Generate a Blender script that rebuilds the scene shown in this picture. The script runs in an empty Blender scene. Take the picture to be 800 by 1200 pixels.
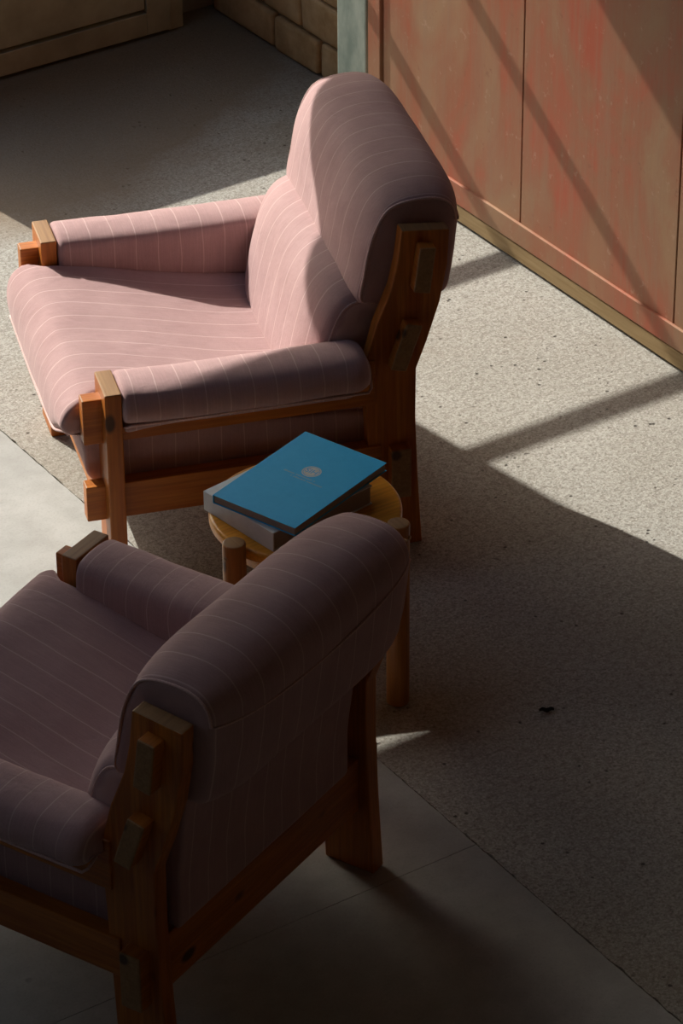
import bpy, bmesh, math, random
from mathutils import Vector, Matrix, noise
random.seed(7)
S = bpy.context.scene
COL = S.collection
PI = math.pi

# ------------------------------------------------------------ camera
cam = bpy.data.cameras.new('camera')
cam.sensor_fit = 'AUTO'; cam.sensor_width = 36.0
cam.lens = 4323.5 * 36.0 / 1200.0
cam.clip_start = 0.1; cam.clip_end = 200
camo = bpy.data.objects.new('camera', cam); COL.objects.link(camo)
rt = Vector((0.830896, -0.556395, -0.006084)); up = Vector((0.303092, 0.443401, 0.843523)); fw = Vector((0.466634, 0.702724, -0.537059))
M = Matrix((rt, up, -fw)).transposed().to_4x4(); M.translation = Vector((-4.246115, -6.394402, 4.886939))
camo.matrix_world = M
S.camera = camo

# ------------------------------------------------------------ world, sun, exposure
wd = bpy.data.worlds.new('world'); S.world = wd; wd.use_nodes = True
nt = wd.node_tree; nt.nodes.clear()
sky = nt.nodes.new('ShaderNodeTexSky'); sky.sky_type = 'NISHITA'; sky.sun_disc = False
sky.sun_elevation = math.radians(34.8); sky.sun_rotation = math.radians(-8)
sky.air_density = 1.3; sky.dust_density = 2.0
bg = nt.nodes.new('ShaderNodeBackground'); bg.inputs['Strength'].default_value = 0.275
wo = nt.nodes.new('ShaderNodeOutputWorld')
nt.links.new(sky.outputs[0], bg.inputs[0]); nt.links.new(bg.outputs[0], wo.inputs[0])

SUN_DIR = Vector((0.14, -1.0, -0.70)).normalized()
sl = bpy.data.lights.new('sun', 'SUN'); sl.energy = 6.0; sl.angle = math.radians(0.45); sl.color = (1.0, 0.945, 0.87)
slo = bpy.data.objects.new('sun', sl); COL.objects.link(slo)
slo.rotation_euler = SUN_DIR.to_track_quat('-Z', 'Y').to_euler(); slo.location = (0, 6, 6)

# a portal only tells the sampler where the doorway is; it emits nothing of its own
pl = bpy.data.lights.new('doorway_portal', 'AREA'); pl.shape = 'RECTANGLE'; pl.size = 2.7; pl.size_y = 2.4
pl.cycles.is_portal = True
plo = bpy.data.objects.new('doorway_portal', pl); COL.objects.link(plo)
plo.location = (-0.2, 2.85, 1.2); plo.rotation_euler = (-PI/2, 0, 0)

pl2 = bpy.data.lights.new('window_portal', 'AREA'); pl2.shape = 'RECTANGLE'; pl2.size = 1.5; pl2.size_y = 2.5
pl2.cycles.is_portal = True
plo2 = bpy.data.objects.new('window_portal', pl2); COL.objects.link(plo2)
plo2.location = (-5.82, 1.65, 3.7); plo2.rotation_euler = (PI/2, 0, -PI/2)

pl3 = bpy.data.lights.new('rooflight_portal', 'AREA'); pl3.shape = 'RECTANGLE'; pl3.size = 4.5; pl3.size_y = 1.3
pl3.cycles.is_portal = True
plo3 = bpy.data.objects.new('rooflight_portal', pl3); COL.objects.link(plo3); plo3.location = (-2.25, 1.65, 5.78)

vs = S.view_settings; vs.view_transform = 'Standard'; vs.look = 'None'; vs.gamma = 1.0; vs.use_curve_mapping = False
vs.exposure = 0.0
S.cycles.use_denoising = True
S.cycles.max_bounces = 10; S.cycles.diffuse_bounces = 6; S.cycles.sample_clamp_indirect = 6

# ------------------------------------------------------------ node helpers
class NT:
    def __init__(s, name):
        s.m = bpy.data.materials.new(name); s.m.use_nodes = True
        s.t = s.m.node_tree; s.t.nodes.clear()
        s.out = s.n('ShaderNodeOutputMaterial'); s.b = s.n('ShaderNodeBsdfPrincipled')
        s.l(s.b.outputs[0], s.out.inputs[0])
        s.tc = s.n('ShaderNodeTexCoord')
    def n(s, k, **kw):
        x = s.t.nodes.new(k)
        for a, b in kw.items(): setattr(x, a, b)
        return x
    def l(s, a, b): s.t.links.new(a, b)
    def setin(s, node, key, v):
        if hasattr(v, 'is_linked') or isinstance(v, bpy.types.NodeSocket): s.l(v, node.inputs[key])
        else: node.inputs[key].default_value = v
    def obj(s): return s.tc.outputs['Object']
    def mapping(s, scale=(1, 1, 1), rot=(0, 0, 0), loc=(0, 0, 0), src=None):
        m = s.n('ShaderNodeMapping'); m.inputs['Scale'].default_value = scale
        m.inputs['Rotation'].default_value = rot; m.inputs['Location'].default_value = loc
        s.l(src or s.obj(), m.inputs[0]); return m.outputs[0]
    def noise(s, vec, scale, detail=3, rough=.5, dist=0.):
        x = s.n('ShaderNodeTexNoise'); s.l(vec, x.inputs['Vector'])
        x.inputs['Scale'].default_value = scale; x.inputs['Detail'].default_value = detail
        x.inputs['Roughness'].default_value = rough; x.inputs['Distortion'].default_value = dist
        return x.outputs[0]
    def voro(s, vec, scale, feat='F1', out=0, rnd=1.):
        x = s.n('ShaderNodeTexVoronoi', feature=feat); s.l(vec, x.inputs['Vector'])
        x.inputs['Scale'].default_value = scale; x.inputs['Randomness'].default_value = rnd
        return x.outputs[out]
    def ramp(s, fac, *st, interp='LINEAR'):
        x = s.n('ShaderNodeValToRGB'); x.color_ramp.interpolation = interp
        e = x.color_ramp.elements
        while len(e) < len(st): e.new(.5)
        for el, (p, c) in zip(e, st):
            el.position = p; el.color = (c, c, c, 1) if isinstance(c, (int, float)) else (*c, 1)
        s.l(fac, x.inputs[0]); return x.outputs[0]
    def mix(s, fac, a, b, mode='MIX'):
        x = s.n('ShaderNodeMix', data_type='RGBA', blend_type=mode)
        for i, v in ((0, fac), (6, a), (7, b)):
            if isinstance(v, bpy.types.NodeSocket): s.l(v, x.inputs[i])
            elif isinstance(v, tuple): x.inputs[i].default_value = (*v, 1)
            else: x.inputs[i].default_value = v
        return x.outputs[2]
    def math(s, op, a, b=None, c=None):
        x = s.n('ShaderNodeMath', operation=op)
        for i, v in enumerate((a, b, c)):
            if v is None: continue
            if isinstance(v, bpy.types.NodeSocket): s.l(v, x.inputs[i])
            else: x.inputs[i].default_value = v
        return x.outputs[0]
    def bump(s, h, strength=.3, dist=.002):
        x = s.n('ShaderNodeBump'); x.inputs['Strength'].default_value = strength; x.inputs['Distance'].default_value = dist
        s.l(h, x.inputs['Height']); s.l(x.outputs[0], s.b.inputs['Normal']); return x
    def base(s, c, rough=.6, spec=.4):
        if isinstance(c, bpy.types.NodeSocket): s.l(c, s.b.inputs['Base Color'])
        else: s.b.inputs['Base Color'].default_value = (*c, 1)
        if isinstance(rough, bpy.types.NodeSocket): s.l(rough, s.b.inputs['Roughness'])
        else: s.b.inputs['Roughness'].default_value = rough
        s.b.inputs['Specular IOR Level'].default_value = spec
        return s.m

def mat_wood(name, axis, c1, c2, rough=.42, worn=0.0):
    t = NT(name)
    sc = [34, 34, 34]; sc[axis] = 2.2
    v = t.mapping(tuple(sc))
    n1 = t.noise(v, 1.0, 4, .6, .6)
    sc2 = [150, 150, 150]; sc2[axis] = 5
    n2 = t.noise(t.mapping(tuple(sc2)), 1.0, 3, .6)
    sc3 = [8.5, 8.5, 8.5]; sc3[axis] = 4.6
    kn = t.voro(t.mapping(tuple(sc3), loc=(.31, .17, .43)), 1.0)
    col = t.ramp(n1, (.32, c1), (.66, c2))
    col = t.mix(t.ramp(n2, (.4, 0.), (.62, .38)), col, tuple(x*.5 for x in c1))
    big = t.noise(t.obj(), 3.1, 2)
    col = t.mix(t.ramp(big, (.35, 0.), (.7, .45)), col, tuple(x*.62 for x in c1))
    col = t.mix(t.ramp(kn, (.085, .9), (.14, 0.)), col, (.045, .018, .008))
    if worn: col = t.mix(worn, col, (.36, .28, .19))
    t.bump(n2, .25, .0012)
    return t.base(col, rough, .35)

O1, O2 = (.43, .118, .015), (.66, .235, .034)
WX = mat_wood('pine_grain_x', 0, O1, O2)
WY = mat_wood('pine_grain_y', 1, O1, O2)
WZ = mat_wood('pine_grain_z', 2, O1, O2)
WEND = mat_wood('pine_worn_end', 1, (.34, .165, .055), (.48, .27, .105), .55, .12)
WSTOOL = mat_wood('stool_pine', 0, (.70, .27, .018), (.86, .39, .035), .33)
WLEG = mat_wood('stool_leg_pine', 2, (.40, .15, .035), (.58, .25, .06), .4)

def mat_fabric(name, axis, rows=1/.065, phase=.25):
    t = NT(name)
    sep = t.n('ShaderNodeSeparateXYZ'); t.l(t.obj(), sep.inputs[0])
    wob = t.noise(t.obj(), 7., 2)
    x = t.math('MULTIPLY_ADD', wob, .012, sep.outputs[axis])
    f = t.math('FRACT', t.math('MULTIPLY_ADD', x, rows, phase + 100.0))
    d = t.math('ABSOLUTE', t.math('SUBTRACT', f, .5))
    fine = t.noise(t.obj(), 900., 2, .7)
    line = t.math('MULTIPLY', t.ramp(d, (.014, 1.), (.030, 0.)), t.ramp(fine, (.35, .55), (.6, 1.)))
    patch = t.noise(t.obj(), 9., 4, .6)
    c = t.mix(t.ramp(patch, (.3, 0.), (.72, 1.)), (.44, .285, .275), (.53, .36, .345))
    c = t.mix(t.ramp(fine, (.35, .0), (.7, .45)), c, (.27, .145, .150))
    streak = t.noise(t.mapping(tuple(420 if i == axis else 14 for i in range(3))), 1., 2)
    c = t.mix(t.ramp(streak, (.45, 0.), (.7, .30)), c, (.60, .38, .37))
    c = t.mix(t.math('MULTIPLY', line, .60), c, (.76, .58, .55))
    wr = t.noise(t.obj(), 16., 3, .5, .6)
    h = t.math('ADD', t.math('MULTIPLY', fine, .35), t.math('MULTIPLY', wr, 3.0))
    t.bump(h, .5, .002)
    m = t.base(c, .9, .15)
    t.b.inputs['Sheen Weight'].default_value = .25; t.b.inputs['Sheen Roughness'].default_value = .5
    t.b.inputs['Sheen Tint'].default_value = (1, .82, .8, 1)
    return m
FAB_Y = mat_fabric('pink_pinstripe_lengthwise', 1)
FAB_X = mat_fabric('pink_pinstripe_crosswise', 0, 1/.056, .0)
t = NT('piping_cloth'); c = t.noise(t.obj(), 300, 2); FPIPE = t.base(t.ramp(c, (.3, (.60, .40, .375)), (.7, (.76, .56, .52))), .9, .1)

def mat_rough_concrete():
    t = NT('rough_concrete')
    o = t.obj()
    n1 = t.noise(o, 2.3, 4, .6); n2 = t.noise(o, 55., 5, .72); n3 = t.noise(o, 140., 3, .75); n4 = t.noise(o, 330., 2, .8)
    agg = t.voro(o, 95.); pit = t.math('ADD', t.voro(t.mapping(loc=(3.1, 1.7, 0)), 30.), t.math('MULTIPLY', n2, .16)); pitn = t.noise(o, 7., 3, .6)
    c = t.ramp(n1, (.3, (.385, .375, .325)), (.7, (.475, .472, .425)))
    c = t.mix(t.ramp(n2, (.38, .62), (.56, 0.)), c, (.22, .20, .165))
    c = t.mix(t.ramp(n3, (.54, 0.), (.66, .65)), c, (.66, .65, .59))
    c = t.mix(t.ramp(n3, (.36, .70), (.47, 0.)), c, (.15, .135, .11))
    c = t.mix(t.ramp(n4, (.36, .45), (.50, 0.)), c, (.17, .15, .125))
    c = t.mix(t.ramp(agg, (.16, .40), (.26, 0.)), c, (.24, .215, .18))
    pm = t.math('MULTIPLY', t.ramp(pit, (.165, 1.), (.24, 0.)), t.ramp(pitn, (.50, 0.), (.58, 1.)))
    c = t.mix(t.math('MULTIPLY', pm, .85), c, (.055, .048, .04))
    st = t.noise(t.mapping(loc=(7, 2, 0)), 1.3, 4, .55)
    sep = t.n('ShaderNodeSeparateXYZ'); t.l(o, sep.inputs[0])
    # the slab colour turns browner towards the far door
    far = t.ramp(t.math('ADD', t.math('MULTIPLY', sep.outputs[1], .25), t.math('MULTIPLY', st, .5)), (.62, 0.), (.76, .85))
    c = t.mix(far, c, (.215, .155, .095))
    c = t.mix(t.ramp(st, (.54, 0.), (.76, .35)), c, (.29, .235, .17))
    h = t.math('SUBTRACT', t.math('ADD', t.math('MULTIPLY', n2, .5), t.math('MULTIPLY', n3, .8)), t.math('MULTIPLY', pm, 1.5))
    t.bump(h, .6, .004)
    return t.base(c, .88, .25)
def mat_smooth_concrete():
    t = NT('smooth_concrete')
    o = t.obj()
    n1 = t.noise(o, 1.7, 4, .6); n2 = t.noise(o, 14., 5, .6); n3 = t.noise(o, 160., 3, .7)
    c = t.ramp(n1, (.3, (.36, .37, .345)), (.7, (.46, .465, .435)))
    c = t.mix(t.ramp(n2, (.38, .35), (.6, 0.)), c, (.28, .275, .25))
    c = t.mix(t.ramp(n3, (.32, .25), (.5, 0.)), c, (.22, .215, .20))
    sp = t.voro(t.mapping(loc=(1.3, .4, 0)), 9.); spn = t.noise(o, 3.5, 3)
    pm = t.math('MULTIPLY', t.ramp(sp, (.05, 1.), (.09, 0.)), t.ramp(spn, (.54, 0.), (.60, 1.)))
    c = t.mix(t.math('MULTIPLY', pm, .6), c, (.12, .11, .10))
    t.bump(t.math('ADD', n2, t.math('MULTIPLY', n3, .3)), .25, .003)
    return t.base(c, .7, .3)
ROUGH, SMOOTH = mat_rough_concrete(), mat_smooth_concrete()

def mat_red():
    t = NT('worn_red_paint')
    o = t.obj()
    n1 = t.noise(t.mapping((1, 2.2, 1.1)), 1.6, 5, .62, .8)
    n2 = t.noise(t.mapping((1, 26, 2.2)), 1.4, 4, .6)
    n3 = t.noise(o, 30, 4, .65)
    c = t.ramp(n1, (.35, (.45, .10, .048)), (.50, (.37, .145, .075)), (.66, (.38, .215, .115)))
    c = t.mix(t.ramp(n2, (.42, 0.), (.72, .55)), c, (.34, .20, .12))
    c = t.mix(t.ramp(n3, (.62, 0.), (.70, .35)), c, (.55, .36, .25))
    c = t.mix(t.ramp(n3, (.27, .4), (.36, 0.)), c, (.22, .07, .045))
    t.bump(t.math('ADD', n3, n2), .2, .002)
    return t.base(c, t.ramp(n1, (.3, .52), (.7, .68)), .5)
RED = mat_red()
def simple(name, c1, c2, scale=12, rough=.7, spec=.3, bump=.2, bd=.003, stretch=(1, 1, 1)):
    t = NT(name); n = t.noise(t.mapping(stretch), scale, 5, .62)
    if bump: t.bump(n, bump, bd)
    return t.base(t.ramp(n, (.33, c1), (.67, c2)), rough, spec)
STRIPWOOD = simple('weathered_timber', (.30, .20, .09), (.42, .30, .15), 8, .7, .3, .3, .003, (1, .6, 8))
KHAKI = simple('khaki_door_paint', (.30, .245, .16), (.40, .335, .225), 9, .6)
STONE = simple('sandstone', (.34, .20, .085), (.52, .34, .17), 11, .9, .2, .6, .012)
MORTAR = simple('mortar', (.20, .135, .075), (.30, .21, .12), 40, .95, .1, .6, .006)
STEEL = simple('grey_green_steel', (.20, .25, .205), (.36, .40, .33), 16, .55, .45, .15, .002, (1, 1, .5))
PLASTER = simple('grimy_plaster', (.20, .16, .125), (.27, .225, .18), 3, .9, .1)
DARK = simple('dark_gap', (.02, .017, .014), (.035, .03, .025), 30, .95, .1)
YARD = simple('yard_gravel', (.24, .22, .19), (.34, .31, .27), 20, .95, .1)

# ------------------------------------------------------------ mesh helpers
def link(name, bm, mats, parent=None, smooth=False):
    me = bpy.data.meshes.new(name); bmesh.ops.recalc_face_normals(bm, faces=bm.faces[:]); bm.to_mesh(me); bm.free()
    for m in (mats if isinstance(mats, (list, tuple)) else [mats]): me.materials.append(m)
    if smooth:
        for p in me.polygons: p.use_smooth = True
    o = bpy.data.objects.new(name, me); COL.objects.link(o)
    if parent: o.parent = parent
    return o
def empty(name, loc=(0, 0, 0), rz=0):
    o = bpy.data.objects.new(name, None); COL.objects.link(o); o.location = loc; o.rotation_euler = (0, 0, rz)
    o.empty_display_size = .1; return o
def tag(o, label=None, cat=None, group=None, kind=None):
    for k, v in (('label', label), ('category', cat), ('group', group), ('kind', kind)):
        if v: o[k] = v
    return o
def bevel(bm, w, seg=2):
    if w: bmesh.ops.bevel(bm, geom=bm.edges[:], offset=w, segments=seg, profile=.6, affect='EDGES')
def prism(poly, a0, a1, axis='y', bv=.003, seg=2):
    """poly in the plane normal to axis, extruded a0..a1"""
    bm = bmesh.new()
    def mk(p, a):
        if axis == 'y': return (p[0], a, p[1])
        if axis == 'x': return (a, p[0], p[1])
        return (p[0], p[1], a)
    v0 = [bm.verts.new(mk(p, a0)) for p in poly]; v1 = [bm.verts.new(mk(p, a1)) for p in poly]
    bm.faces.new(v0); bm.faces.new(v1[::-1])
    n = len(poly)
    for i in range(n): bm.faces.new((v0[i], v1[i], v1[(i+1) % n], v0[(i+1) % n]))
    bmesh.ops.recalc_face_normals(bm, faces=bm.faces[:])
    bevel(bm, bv, seg)
    return bm
def box(x0, x1, y0, y1, z0, z1, bv=.003, seg=2):
    return prism([(x0, y0), (x1, y0), (x1, y1), (x0, y1)], z0, z1, 'z', bv, seg)
def endmark(o, test, slot=1):
    for p in o.data.polygons:
        if test(p.normal, p.center): p.material_index = slot
def catmull(pts, n, closed=True):
    m = len(pts); dense = []
    segs = m if closed else m-1
    for i in range(segs):
        P = [Vector(pts[(i+k) % m]) if closed else Vector(pts[min(max(i+k, 0), m-1)]) for k in (-1, 0, 1, 2)]
        for j in range(16):
            u = j/16
            dense.append(.5*((2*P[1]) + (-P[0]+P[2])*u + (2*P[0]-5*P[1]+4*P[2]-P[3])*u*u + (-P[0]+3*P[1]-3*P[2]+P[3])*u**3))
    if not closed: dense.append(Vector(pts[-1]))
    if closed: dense.append(dense[0])
    L = [0]
    for a, b in zip(dense, dense[1:]): L.append(L[-1]+(b-a).length)
    out = []; k = 0; cnt = n if closed else n-1
    for i in range(n):
        s = L[-1]*i/cnt
        while k < len(L)-2 and L[k+1] < s: k += 1
        f = (s-L[k])/max(L[k+1]-L[k], 1e-9); out.append(dense[k].lerp(dense[k+1], min(max(f, 0), 1)))
    return out
def inset2(P, d):
    n = len(P); A = sum(P[i].x*P[(i+1) % n].y-P[(i+1) % n].x*P[i].y for i in range(n)); sg = 1 if A > 0 else -1
    out = []
    for i in range(n):
        tg = (P[(i+1) % n]-P[i-1]).normalized(); nr = Vector((-tg.y, tg.x))*sg
        out.append(P[i]+nr*d)
    return out
def cushion(profile, a0, a1, axis='y', r=.03, ri=.022, crown=.0, N=64, seg=14, amp=.0025, freq=6., dome=.012, r1=None, ri1=None, seed=0., bend=None):
    """soft stuffed form: a closed profile swept along an axis, ends rolled over and domed"""
    P = catmull(profile, N); bm = bmesh.new()
    r1 = r1 or r; ri1 = ri if ri1 is None else ri1
    cen = sum(P, Vector((0, 0)))/N
    st = []
    for k in range(5):
        u = k/5; st.append((a0+r*u, ri*(1-math.sqrt(1-(1-u)**2)), 1))
    for k in range(seg+1): st.append((a0+r+(a1-a0-r-r1)*k/seg, 0, 1))
    for k in range(4, -1, -1):
        u = k/5; st.append((a1-r1*u, ri1*(1-math.sqrt(1-(1-u)**2)), 1))
    caps0 = [(a0-dome*(1-s*s)*.9, s) for s in (.35, .7, .9)]; caps1 = [(a1+dome*(1-s*s)*.9, s) for s in (.9, .7, .35)]
    rings = [(a, ri, s) for a, s in caps0] + st + [(a, ri1, s) for a, s in caps1]
    V = []
    for a, d, s in rings:
        t_ = (a-a0)/(a1-a0); cr = crown*(1-abs(2*t_-1)**5) if 0 <= t_ <= 1 else 0
        Q = inset2(P, d-cr) if (d or cr) else P
        row = []
        for q in Q:
            q = cen+(q-cen)*s
            co = (q.x, a, q.y) if axis == 'y' else (a, q.x, q.y)
            co = Vector(co)
            if bend: co = bend(co)
            w = noise.noise_vector(co*freq+Vector((seed, seed*.7, 1.3)))
            w2 = noise.noise_vector(co*freq*3.1+Vector((seed, 4., 1.3)))
            row.append(bm.verts.new(co+w*amp+w2*amp*.35))
        V.append(row)
    for A, B in zip(V, V[1:]):
        for i in range(N): bm.faces.new((A[i], B[i], B[(i+1) % N], A[(i+1) % N]))
    bm.faces.new(V[0]); bm.faces.new(V[-1][::-1])
    return bm
def tube(path, r, closed=False, n=8, bm=None):
    bm = bm or bmesh.new(); path = [Vector(p) for p in path]; m = len(path); rows = []
    prevn = None
    for i, p in enumerate(path):
        a = path[(i-1) % m] if (closed or i) else p; b = path[(i+1) % m] if (closed or i < m-1) else p
        tg = (b-a).normalized()
        if prevn is None:
            prevn = tg.orthogonal().normalized()
        nn = (prevn-tg*prevn.dot(tg)).normalized(); prevn = nn; bn = tg.cross(nn)
        rows.append([bm.verts.new(p+(nn*math.cos(2*PI*k/n)+bn*math.sin(2*PI*k/n))*r) for k in range(n)])
    rng = range(m) if closed else range(m-1)
    for i in rng:
        A, B = rows[i], rows[(i+1) % m]
        best = 0
        if closed and i == m-1:
            best = min(range(n), key=lambda s: sum((A[k].co-B[(k+s) % n].co).length for k in range(n)))
        for k in range(n): bm.faces.new((A[k], A[(k+1) % n], B[(k+1+best) % n], B[(k+best) % n]))
    if not closed: bm.faces.new(rows[0][::-1]); bm.faces.new(rows[-1])
    return bm
def disc(cx, cy, r, z0, z1, n=64, edge=.008, ring=4):
    """turned round slab with softened edges"""
    bm = bmesh.new(); prof = [(0, z0)]
    for k in range(ring+1):
        a = -PI/2+PI/2*k/ring; prof.append((r-edge+edge*math.cos(a), z0+edge+edge*math.sin(a)))
    for k in range(ring+1):
        a = PI/2*k/ring; prof.append((r-edge+edge*math.cos(a), z1-edge+edge*math.sin(a)))
    prof.append((0, z1)); rows = []
    for (q, z) in prof:
        if q == 0: rows.append([bm.verts.new((cx, cy, z))])
        else: rows.append([bm.verts.new((cx+q*math.cos(2*PI*i/n), cy+q*math.sin(2*PI*i/n), z)) for i in range(n)])
    for A, B in zip(rows, rows[1:]):
        for i in range(n):
            j = (i+1) % n
            if len(A) == 1: bm.faces.new((A[0], B[i], B[j]))
            elif len(B) == 1: bm.faces.new((A[i], A[j], B[0]))
            else: bm.faces.new((A[i], A[j], B[j], B[i]))
    return bm

# ------------------------------------------------------------ setting: floor
JD = -0.503                 # the joint between rough and smooth concrete runs parallel to the red wall
floor = tag(link('floor', box(-5.6, 1.6, -7.7, 2.9, -.14, -.007, 0), ROUGH), kind='structure')
def jag(n, w0, w1, amp, seed):
    return [(amp*noise.noise(Vector((seed, (w0+(w1-w0)*i/n)*26, 0)))+amp*.6*noise.noise(Vector((seed, (w0+(w1-w0)*i/n)*80, 5))), w0+(w1-w0)*i/n) for i in range(n+1)]
ed = jag(620, -7.7, 2.9, .008, 2.)
poly = [(JD+.0015+max(x, -.002), w) for x, w in ed]+[(1.6, 2.9), (1.6, -7.7)]
link('rough_slab', prism(poly, -.03, 0, 'z', 0), ROUGH, floor)
cuts = [-7.7, -5.1, -3.15, -1.274, .95, 2.9]
for a, b in zip(cuts, cuts[1:]):
    e2 = jag(140, a+.0008, b-.0008, .003, 9.)
    poly = [(JD-.001+min(x, .0005), w) for x, w in e2]+[(-5.6, b-.0008), (-5.6, a+.0008)]
    link('smooth_slab', prism(poly, -.03, -.0005, 'z', 0), SMOOTH, floor)
tag(link('trim_1', box(-9, 7, 2.92, 20, -.12, -.03, 0), YARD), kind='structure')    # the yard outside the doorway

# ------------------------------------------------------------ setting: walls
def struct(name, bm, m, parent=None):
    o = link(name, bm, m, parent)
    if parent is None: tag(o, kind='structure')
    return o
wl = struct('wall_left', box(-5.8, -5.6, -7.9, .9, -.1, 5.7, 0), PLASTER)
link('wall_pier', box(-5.8, -5.6, 2.4, 2.9, -.1, 5.7, 0), PLASTER, wl)
link('window_apron', box(-5.8, -5.6, .9, 2.4, -.1, 2.45, 0), PLASTER, wl)
link('window_header', box(-5.8, -5.6, .9, 2.4, 4.95, 5.7, 0), PLASTER, wl)
w1_ = empty('window_1', (0, 0, 0)); tag(w1_, kind='structure')
for q in (.92, 1.65, 2.38): link('mullion', box(-5.74, -5.69, q-.02, q+.02, 2.45, 4.95, .002, 1), STEEL, w1_)
for q in (2.47, 3.3, 4.1, 4.93): link('glazing_bar', box(-5.74, -5.69, .9, 2.4, q-.018, q+.018, .002, 1), STEEL, w1_)
struct('wall_back', box(-5.6, 1.7, -7.9, -7.7, -.1, 5.7, 0), PLASTER)
ce = struct('ceiling', box(-5.8, 1.7, -7.9, 1.0, 5.6, 5.75, 0), PLASTER)
link('ceiling_strip', box(-5.8, 1.7, 2.3, 3.1, 5.6, 5.75, 0), PLASTER, ce)
link('ceiling_strip', box(-5.8, -4.5, 1.0, 2.3, 5.6, 5.75, 0), PLASTER, ce)
link('ceiling_strip', box(0, 1.7, 1.0, 2.3, 5.6, 5.75, 0), PLASTER, ce)
w2_ = empty('window_2', (0, 0, 0)); tag(w2_, kind='structure')     # roof light
for q in (-4.48, -3.35, -2.25, -1.1, -.02): link('glazing_bar', box(q-.02, q+.02, 1.0, 2.3, 5.66, 5.72, .002, 1), STEEL, w2_)
wf = struct('wall_far', box(-5.6, -1.62, 2.66, 2.9, -.1, 5.6, 0), PLASTER)
link('lintel', box(-1.62, 1.7, 2.66, 2.76, 2.60, 5.6, 0), PLASTER, wf)
link('jamb', box(1.14, 1.7, 2.70, 2.9, -.1, 2.60, 0), PLASTER, wf)
# right wall: stone part beyond the steel column
wr = struct('wall_right', box(1.325, 1.7, 1.35, 2.9, -.1, 5.6, 0), MORTAR)
rnd = random.Random(3); z = 0.0; row = 0
while z < 1.3:
    h = rnd.uniform(.115, .15); w = 1.42 - rnd.uniform(0, .2)
    while w < 2.69:
        L = rnd.uniform(.20, .36); w1 = min(w+L, 2.695)
        if w1-w > .05:
            bm = box(1.297+rnd.uniform(0, .010), 1.34, w+.006, w1-.006, z+.006, z+h-.006, .012, 2)
            for v in bm.verts:
                v.co += noise.noise_vector(v.co*9)*.006
            link('stone_block', bm, STONE, wr, True)
        w = w1
    z += h; row += 1
link('upper_plaster', box(1.30, 1.34, 1.35, 2.7, z+.01, 5.6, 0), PLASTER, wr)
# red sliding-door panels in front of the wall
wp = struct('wall_right_panelled', box(1.130, 1.7, -7.7, 1.53, -.1, 5.6, 0), DARK)
wp.name = 'wall_front_right'
pj = [1.452]
joints = [1.452, .787, .110, -.57, -1.25, -1.93, -2.61, -3.29, -3.97, -4.65, -5.33, -6.01, -6.69, -7.37]
for a, b in zip(joints, joints[1:]):
    link('panel', box(1.1165, 1.131, b+.0022, a-.0022, .122, 2.42, .0015, 1), RED, wp)
link('end_stile', box(1.110, 1.131, 1.460, 1.520, .057, 2.42, .002, 1), RED, wp)
link('bottom_rail', box(1.108, 1.131, -7.7, 1.452, .060, .124, .0025, 2), RED, wp)
link('timber_sill', box(1.110, 1.131, -7.7, 1.52, .008, .056, .003, 2), STRIPWOOD, wp)
link('upper_plaster', box(1.115, 1.131, -7.7, 1.52, 2.43, 5.6, 0), PLASTER, wp)
# steel column
sc_ = struct('trim_2', box(1.135, 1.27, 1.566, 1.715, 0, 5.6, .006, 2), STEEL)
link('base_plate', box(1.125, 1.29, 1.555, 1.735, 0, .012, .002), STEEL, sc_)

tag(link('trim_3', box(-18, -5.82, -12, 2.9, -.12, -.03, 0), YARD), kind='structure')
# glazed-door leaf in the far opening: kick panel, glazing bars (the bars throw the shadows)
door = empty('door_1', (0, 0, 0)); tag(door, kind='structure')
ZB = lambda w: .70*(2.62-w)
sill, b1, b2, head = ZB(1.64), ZB(.825), ZB(.027), ZB(-.83)
link('stile', box(-.02, .062, 2.60, 2.64, .012, head, .003), KHAKI, door)
link('stile', box(1.021, 1.107, 2.60, 2.64, .012, head, .003), KHAKI, door)
link('door_rail', box(.062, 1.021, 2.60, 2.64, .012, .086, .003), KHAKI, door)
link('door_rail', box(.062, 1.021, 2.60, 2.64, sill-.07, sill, .003), KHAKI, door)
link('sun_stop', box(-.02, 1.11, 2.642, 2.70, -.016, .05, 0), DARK, door)  # dark unseen strip added to stop sun leaking under the leaf
link('kick_panel', box(.066, 1.017, 2.605, 2.630, .098, sill-.074, .003), KHAKI, door)
link('backing_board', box(.0, 1.09, 2.628, 2.638, .03, sill-.03, 0), KHAKI, door)
link('door_rail', box(-.02, 1.118, 2.60, 2.64, head, 2.70, .003), KHAKI, door)
for zz in (b1, b2): link('glazing_bar', box(.062, 1.021, 2.600, 2.638, zz-.022, zz+.022, .002, 1), KHAKI, door)
head2 = ZB(-.875)
fr = empty('door_2', (0, 0, 0)); tag(fr, kind='structure')
link('jamb', box(1.1075, 1.16, 2.615, 2.72, 0, 2.70, .003), KHAKI, fr)
link('jamb', box(-1.625, -1.57, 2.60, 2.70, 0, 2.70, .003), KHAKI, fr)
link('head_jamb', box(-1.57, -.02, 2.60, 2.64, head2, 2.70, .003), KHAKI, fr)

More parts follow.
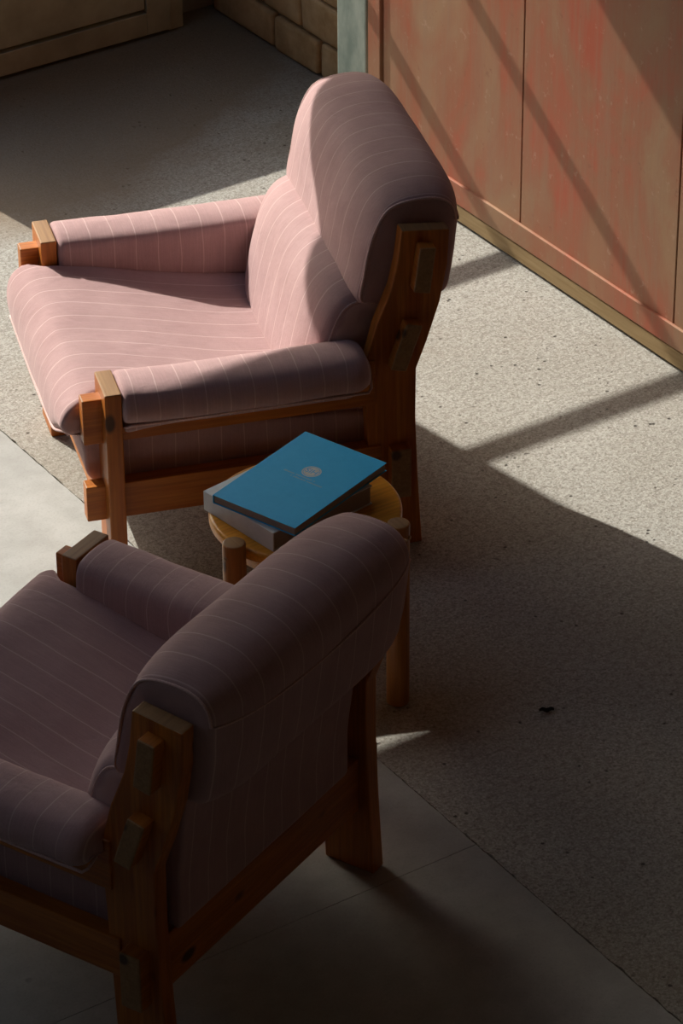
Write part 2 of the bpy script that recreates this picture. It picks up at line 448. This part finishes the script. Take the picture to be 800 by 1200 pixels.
# ------------------------------------------------------------ armchair
def build_armchair(loc, rz):
    A = empty('armchair', (*loc, 0), rz)
    for s in (1, -1):
        y0, y1 = sorted((s*.325, s*.445))
        o = link('front_leg', box(.332, .372, y0, y1, 0, .56, .004, 3), [WZ, WEND], A)
        endmark(o, lambda n, c: n.z > .5 and c.z > .5)
        # reclined rear leg, one shaped board
        poly = [(-.281, 0), (-.270, .28), (-.262, .44), (-.266, .53), (-.288, .615), (-.325, .71), (-.340, .78), (-.350, .862),
                (-.465, .851), (-.461, .76), (-.444, .665), (-.412, .56), (-.387, .49), (-.386, .36), (-.392, .2), (-.404, 0)]
        y0, y1 = sorted((s*.356, s*.396))
        o = link('rear_leg', prism(poly, y0, y1, 'y', .004, 2), [WZ, WEND], A)
        endmark(o, lambda n, c: n.z > .8 and c.z > .8)
        y0, y1 = sorted((s*.364, s*.402))
        o = link('arm_rail', box(-.285, .418, y0, y1, .409, .528, .003), [WX, WEND], A)
        endmark(o, lambda n, c: c.x > .372 and (n.z > .6))
        o = link('side_rail', box(-.30, .418, y0, y1, .199, .293, .003), [WX, WEND], A)
        endmark(o, lambda n, c: c.x > .372 and (n.z > .6))
    # cross rails: their ends show as tenons on the outside of the rear legs
    for poly in ([(-.385, .829), (-.424, .824), (-.410, .706), (-.370, .714)],
                 [(-.353, .631), (-.393, .622), (-.353, .505), (-.315, .514)],
                 [(-.318, .290), (-.367, .290), (-.367, .156), (-.318, .156)]):
        o = link('back_rail', prism(poly, -.431, .431, 'y', .004, 2), [WY, WEND], A)
        endmark(o, lambda n, c: abs(c.y) > .396)
    link('front_rail', box(.336, .368, -.33, .33, .150, .285, .003), WY, A)
    # upholstered seat base between the rails
    prof = [(.402, .29), (.408, .345), (.402, .40), (.30, .42), (0, .38), (-.26, .36), (-.29, .33), (-.28, .25), (0, .24), (.30, .24), (.372, .262)]
    sb = link('seat_base', cushion(prof, -.345, .345, r=.012, ri=.010, amp=.0012, dome=.004, N=90), FAB_X, A, True)
    # seat cushion
    prof = [(.463, .425), (.455, .462), (.432, .490), (.395, .503), (.33, .500), (.22, .480), (.09, .452), (-.05, .424), (-.16, .405),
            (-.22, .385), (-.24, .34), (-.2, .31), (0, .33), (.25, .36), (.38, .358), (.430, .352), (.452, .362), (.462, .388)]
    def seatbend(co):
        d = .013*math.exp(-((co.x-.02)/.22)**2)*math.cos(min(abs(co.y)/.33, 1)*PI/2)
        if co.z > .38: co = Vector((co.x, co.y, co.z-d))
        if co.x > .40: co = Vector((co.x, co.y, co.z-.020*(co.x-.40)/.06*math.cos(min(abs(co.y)/.33, 1)*PI/2)))
        if co.x > .37 and co.z < .44:
            k = min(max((co.y-.17)/.15, 0), 1); k = k*k*(3-2*k); g_ = min((.44-co.z)/.08, 1)
            co = Vector((co.x-.012*k*g_, co.y, co.z+.050*k*g_))
        if co.x > .375: co = Vector((co.x, co.y*(1+.10*min((co.x-.375)/.035, 1)), co.z))
        return co
    sc = link('seat_cushion', cushion(prof, -.322, .322, r=.020, ri=.012, amp=.0035, dome=.004, N=120, seg=26, bend=seatbend, seed=3.), FAB_Y, A, True)
    P = inset2(catmull(prof, 90), .006)
    front = [q for q in P]
    for s in (1, -1):
        link('piping', tube([seatbend(Vector((q.x, s*.313, q.y))) for q in front], .0032, True), FPIPE, sc, True)
    q = [(.459, .402)]
    link('piping', tube([seatbend(Vector((.455, -.308+.616*i/40, .362))) for i in range(41)], .0042), FPIPE, sc, True)
    # lower back cushion
    prof = [(-.158, .39), (-.164, .46), (-.180, .54), (-.203, .608), (-.232, .648), (-.275, .660), (-.33, .645), (-.345, .59),
            (-.335, .5), (-.31, .40), (-.27, .355), (-.2, .35)]
    lc = link('back_cushion', cushion(prof, -.333, .333, r=.024, ri=.014, crown=.044, amp=.003, dome=.006, N=90, seg=24, seed=8.), FAB_Y, A, True)
    P = inset2(catmull(prof, 80), .007)
    for s in (1, -1): link('piping', tube([(q.x, s*.329, q.y) for q in P], .0032, True), FPIPE, lc, True)
    # head cushion, a thick roll that hooks over the top rail
    prof = [(-.262, .668), (-.274, .73), (-.290, .812), (-.318, .878), (-.352, .905), (-.41, .914), (-.462, .907), (-.492, .880),
            (-.4985, .845), (-.493, .77), (-.482, .70), (-.470, .660), (-.43, .648), (-.35, .645), (-.285, .648)]
    hc = link('head_cushion', cushion(prof, -.346, .346, r=.016, ri=.010, crown=.025, amp=.003, dome=.003, N=110, seg=26, seed=15.), FAB_Y, A, True)
    pth = catmull([(-.300, .655), (-.266, .668), (-.274, .73), (-.290, .812), (-.318, .878), (-.352, .905), (-.41, .914), (-.462, .907), (-.490, .884), (-.4985, .848)], 60, False)
    for s in (1, -1): link('piping', tube([(q.x+.004*(q.x < -.45), s*.343, q.y-.003) for q in pth], .0035), FPIPE, hc, True)
    def seamx(y): return -.5000-.023*(1-abs(y/.346)**5)
    link('seam', tube([(seamx(y), y, .846-.030*(1-(y/.343)**2)) for y in [-.343+.686*i/40 for i in range(41)]], .0026), FPIPE, hc, True)
    # fabric back panel under the head cushion
    prof = [(-.345, .29), (-.345, .60), (-.352, .655), (-.38, .66), (-.405, .645), (-.392, .52), (-.378, .40), (-.376, .30), (-.368, .285)]
    link('back_panel', cushion(prof, -.305, .305, r=.010, ri=.005, amp=.0015, dome=.001, N=90), FAB_Y, A, True)
    # padded arms lapped over the arm rails
    for s in (1, -1):
        pr = [(.322, .385), (.309, .46), (.308, .52), (.318, .549), (.348, .561), (.40, .563), (.440, .553), (.461, .526), (.463, .497), (.447, .477), (.41, .472), (.366, .44), (.352, .39)]
        pr = [(s*a, b) for a, b in pr]
        bend = lambda co: Vector((co.x, co.y, co.z-.006*(1-((co.x-.03)/.3)**2)+.003))
        p = link('arm_pad', cushion(pr, -.268, .329, 'x', r=.045, ri=.034, r1=.014, ri1=.010, amp=.0028, dome=.006, N=80, seg=24, bend=bend, seed=20.+s), FAB_X, A, True)
        fl = [(.395, .452), (.440, .452), (.449, .460), (.446, .470), (.42, .476), (.395, .474)]
        link('pad_flap', cushion([(s*a, b) for a, b in fl], -.22, .326, 'x', r=.02, ri=.005, amp=.0012, dome=.001, N=28, seg=20, bend=lambda co: Vector((co.x, co.y, co.z+.010*(1-max(0, (co.x-.2)/.126)**2)))), FAB_X, p, True)
        path = [(-.255+.57*i/30, s*(.452), .4755) for i in range(31)]+[(.322, s*.447, .470), (.326, s*.43, .462), (.327, s*.405, .458)]
        link('piping', tube([(-.268, s*.42, .50), (-.264, s*.443, .482)]+path, .0034), FPIPE, p, True)
    return A
chair_a = build_armchair((-.16572, .28439), 2.81154)
tag(chair_a, 'pink pinstriped pine armchair with sunlit seat, standing behind the round stool', 'armchair')
def copy_tree(o, parent=None):
    c = o.copy(); COL.objects.link(c)
    if parent: c.parent = parent
    for ch in list(o.children): copy_tree(ch, c)
    return c
chair_b = copy_tree(chair_a)
chair_b.location = (-1.23176, -1.00422, 0); chair_b.rotation_euler = (0, 0, 1.97324)
tag(chair_b, 'shaded pinstriped pine armchair nearest the camera, its back turned', 'armchair')

# ------------------------------------------------------------ stool
SC = Vector((-.459, -.545))
st = empty('round_stool', (SC.x, SC.y, 0))
tag(st, 'round orange pine stool with dowel legs between the two armchairs, carrying books', 'stool')
link('seat', disc(0, 0, .217, .436, .466, 96, .009), WSTOOL, st, True)
bm = bmesh.new()
ringr = [(.165, .395), (.183, .395), (.183, .437), (.165, .437)]
N = 72; rows = [[bm.verts.new((a*math.cos(2*PI*i/N), a*math.sin(2*PI*i/N), z)) for a, z in ringr] for i in range(N)]
for i in range(N):
    for k in range(4): bm.faces.new((rows[i][k], rows[(i+1) % N][k], rows[(i+1) % N][(k+1) % 4], rows[i][(k+1) % 4]))
link('apron', bm, WSTOOL, st, True)
for (x, y) in ((-.6843, -.6031), (-.3415, -.7408), (-.296, -.382)):
    dx, dy = x-SC.x, y-SC.y
    o = link('leg', disc(dx, dy, .0262, 0, .484, 36, .005), [WLEG, WEND], st, True)
    endmark(o, lambda n, c: n.z > .9 and c.z > .4)
    a = math.atan2(dy, dx); rr = math.hypot(dx, dy)
    link('peg', tube([((rr+.020)*math.cos(a+.0), (rr+.020)*math.sin(a), .452), ((rr+.0295)*math.cos(a), (rr+.0295)*math.sin(a), .452)], .005, False, 12), WEND, st, True)

# ------------------------------------------------------------ books
BLUE = simple('blue_cover', (.02, .47, .86), (.03, .51, .90), 60, .42, .45, .05, .0005)
GREYC = simple('grey_cover', (.68, .69, .66), (.76, .77, .74), 40, .6, .3, .05, .0005)
def mat_pages(name, c1, c2):
    t = NT(name); v = t.mapping((3, 3, 1400)); n = t.noise(v, 1., 2); t.bump(n, .3, .0006)
    return t.base(t.ramp(n, (.3, c1), (.7, c2)), .85, .15)
PAGES = mat_pages('page_edges', (.27, .23, .19), (.40, .35, .29))
PRINT = simple('silver_print', (.60, .66, .66), (.72, .76, .75), 80, .5, .3, 0)
PRINT2 = simple('pale_blue_print', (.25, .50, .70), (.30, .55, .74), 80, .5, .3, 0)
def book(name, origin, ang, L, W, z0, z1, cover, label, tc):
    """local x: length away from the near edge, local y: width to the spine (spine at y = W)"""
    B = empty(name, (origin[0], origin[1], z0), ang); tag(B, label, 'book'); H = z1-z0
    link('back_cover', box(0, L, 0, W, 0, tc, .0006, 1), cover, B)
    link('front_cover', box(0, L, 0, W, H-tc, H, .0006, 1), cover, B)
    link('spine', box(0, L, W-.0005, W+tc, 0, H, .0009, 2), cover, B)
    link('pages', box(.003, L-.003, .003, W-.001, tc, H-tc, .0006, 1), PAGES, B)
    return B
# grey hardback: spine P1-P2, pages towards the far right
P1, P2, P3 = Vector((-.651, -.4276)), Vector((-.618, -.662)), Vector((-.332, -.622))
e1 = (P2-P1); a1 = math.atan2(e1.y, e1.x)
# local x along P1->P2, spine (+y) must face -D: y = x rotated +90 deg = towards +D, so run from P2 to P1 instead
a_g = math.atan2(-e1.y, -e1.x)
og = P2 + Vector((math.cos(a_g-PI/2), math.sin(a_g-PI/2)))*.291
gb = book('grey_book', og, a_g, e1.length, .290, .4665, .5155, GREYC, 'thick grey hardback under the blue book on the stool', .003)
Q1, Q2, Q3, Q4 = Vector((-.341, -.373)), Vector((-.274, -.592)), Vector((-.5905, -.702)), Vector((-.663, -.485))
ex = (Q1-Q4); ab = math.atan2(ex.y, ex.x); Lb = (ex.length+(Q2-Q3).length)/2; Wb = ((Q1-Q2).length+(Q4-Q3).length)/2
ob = Q4 + Vector((math.cos(ab-PI/2), math.sin(ab-PI/2)))*Wb
bb = book('blue_book', ob, ab, Lb, Wb, .516, .5375, BLUE, 'blue softcover book with a round pale emblem, on top of the grey book', .0012)
H = .0216
# emblem and two lines of small print on the cover (flat print, raised by a hair)
cu = Vector((-.429, -.5265))-ob; ux = Vector((math.cos(ab), math.sin(ab))); uy = Vector((-ux.y, ux.x))
ex_, ey_ = cu.dot(ux), cu.dot(uy)
def flat_poly(pts, bm, z=H):
    bm.faces.new([bm.verts.new((a, b, z)) for a, b in pts])
bm = bmesh.new(); n = 48; R = .0225
ring = lambda r_: [(ex_+r_*math.cos(2*PI*i/n), ey_+r_*math.sin(2*PI*i/n)) for i in range(n)]
def strip(A, B, bm, z=H):
    va = [bm.verts.new((*p, z)) for p in A]; vb = [bm.verts.new((*p, z)) for p in B]
    for i in range(len(A)): bm.faces.new((va[i], va[(i+1) % n], vb[(i+1) % n], vb[i]))
strip(ring(R), ring(R*.88), bm, H+.0001)
# the disc between the letters
flat_poly(ring(R*.82), bm, H+.0001)
em = link('emblem', bm, PRINT, bb)
def text(body, size, x, y, mat, parent, z, name='lettering', sx=1.):
    cu_ = bpy.data.curves.new('lettering', 'FONT'); cu_.body = body; cu_.size = size; cu_.align_x = 'CENTER'; cu_.align_y = 'CENTER'
    cu_.extrude = .00005
    o = bpy.data.objects.new('tmp', cu_); COL.objects.link(o)
    dg = bpy.context.evaluated_depsgraph_get(); me = bpy.data.meshes.new_from_object(o.evaluated_get(dg))
    bpy.data.objects.remove(o)
    me.transform(Matrix.Scale(sx, 4, (1, 0, 0)))
    me.transform(Matrix.Rotation(-PI/2, 4, 'Z')); me.transform(Matrix.Translation((x, y, z)))
    me.materials.clear(); me.materials.append(mat)
    o = bpy.data.objects.new(name, me); COL.objects.link(o); o.parent = parent; return o
text('SIH', .0235, ex_, ey_, BLUE, bb, H+.0003, sx=.95)
tcx = Vector((-.4615, -.5390))-ob; tx, ty = tcx.dot(ux), tcx.dot(uy)
# two short lines of print, too small to read in the photograph: word-like strokes only
rt_ = random.Random(5)
for (off, w0, w1) in ((.0035, -.056, .030), (-.0065, -.030, .056)):
    bm = bmesh.new(); y = w0
    while y < w1:
        wl = rt_.uniform(.0014, .0034)
        if rt_.random() > .15:
            hh = rt_.choice((.0046, .0046, .0058))
            flat_poly([(tx+off, ty-y), (tx+off, ty-y-wl), (tx+off+hh, ty-y-wl), (tx+off+hh, ty-y)], bm)
        y += wl+.0011
    link('print_line', bm, PRINT2, bb)

# ------------------------------------------------------------ a scrap on the floor
bm = bmesh.new(); nu, nv = 10, 7
g = [[bm.verts.new((.017*(u/nu*2-1), .008*math.sin(PI*min(max(u/nu, .05), .97))*(v/nv*2-1), .0015+.007*abs(v/nv*2-1)**1.5+.003*math.sin(u*.9)+.0031)) for v in range(nv+1)] for u in range(nu+1)]
for u in range(nu):
    for v in range(nv): bm.faces.new((g[u][v], g[u+1][v], g[u+1][v+1], g[u][v+1]))
bmesh.ops.solidify(bm, geom=bm.faces[:], thickness=.0008)
lf = link('dry_leaf', bm, simple('dead_leaf', (.03, .022, .015), (.06, .045, .03), 60, .8), None, True)
lf.location = (-.088, -.968, -.001); lf.rotation_euler = (0, 0, -.5)
tag(lf, 'small dark curled leaf scrap alone on the shaded rough concrete', 'leaf')
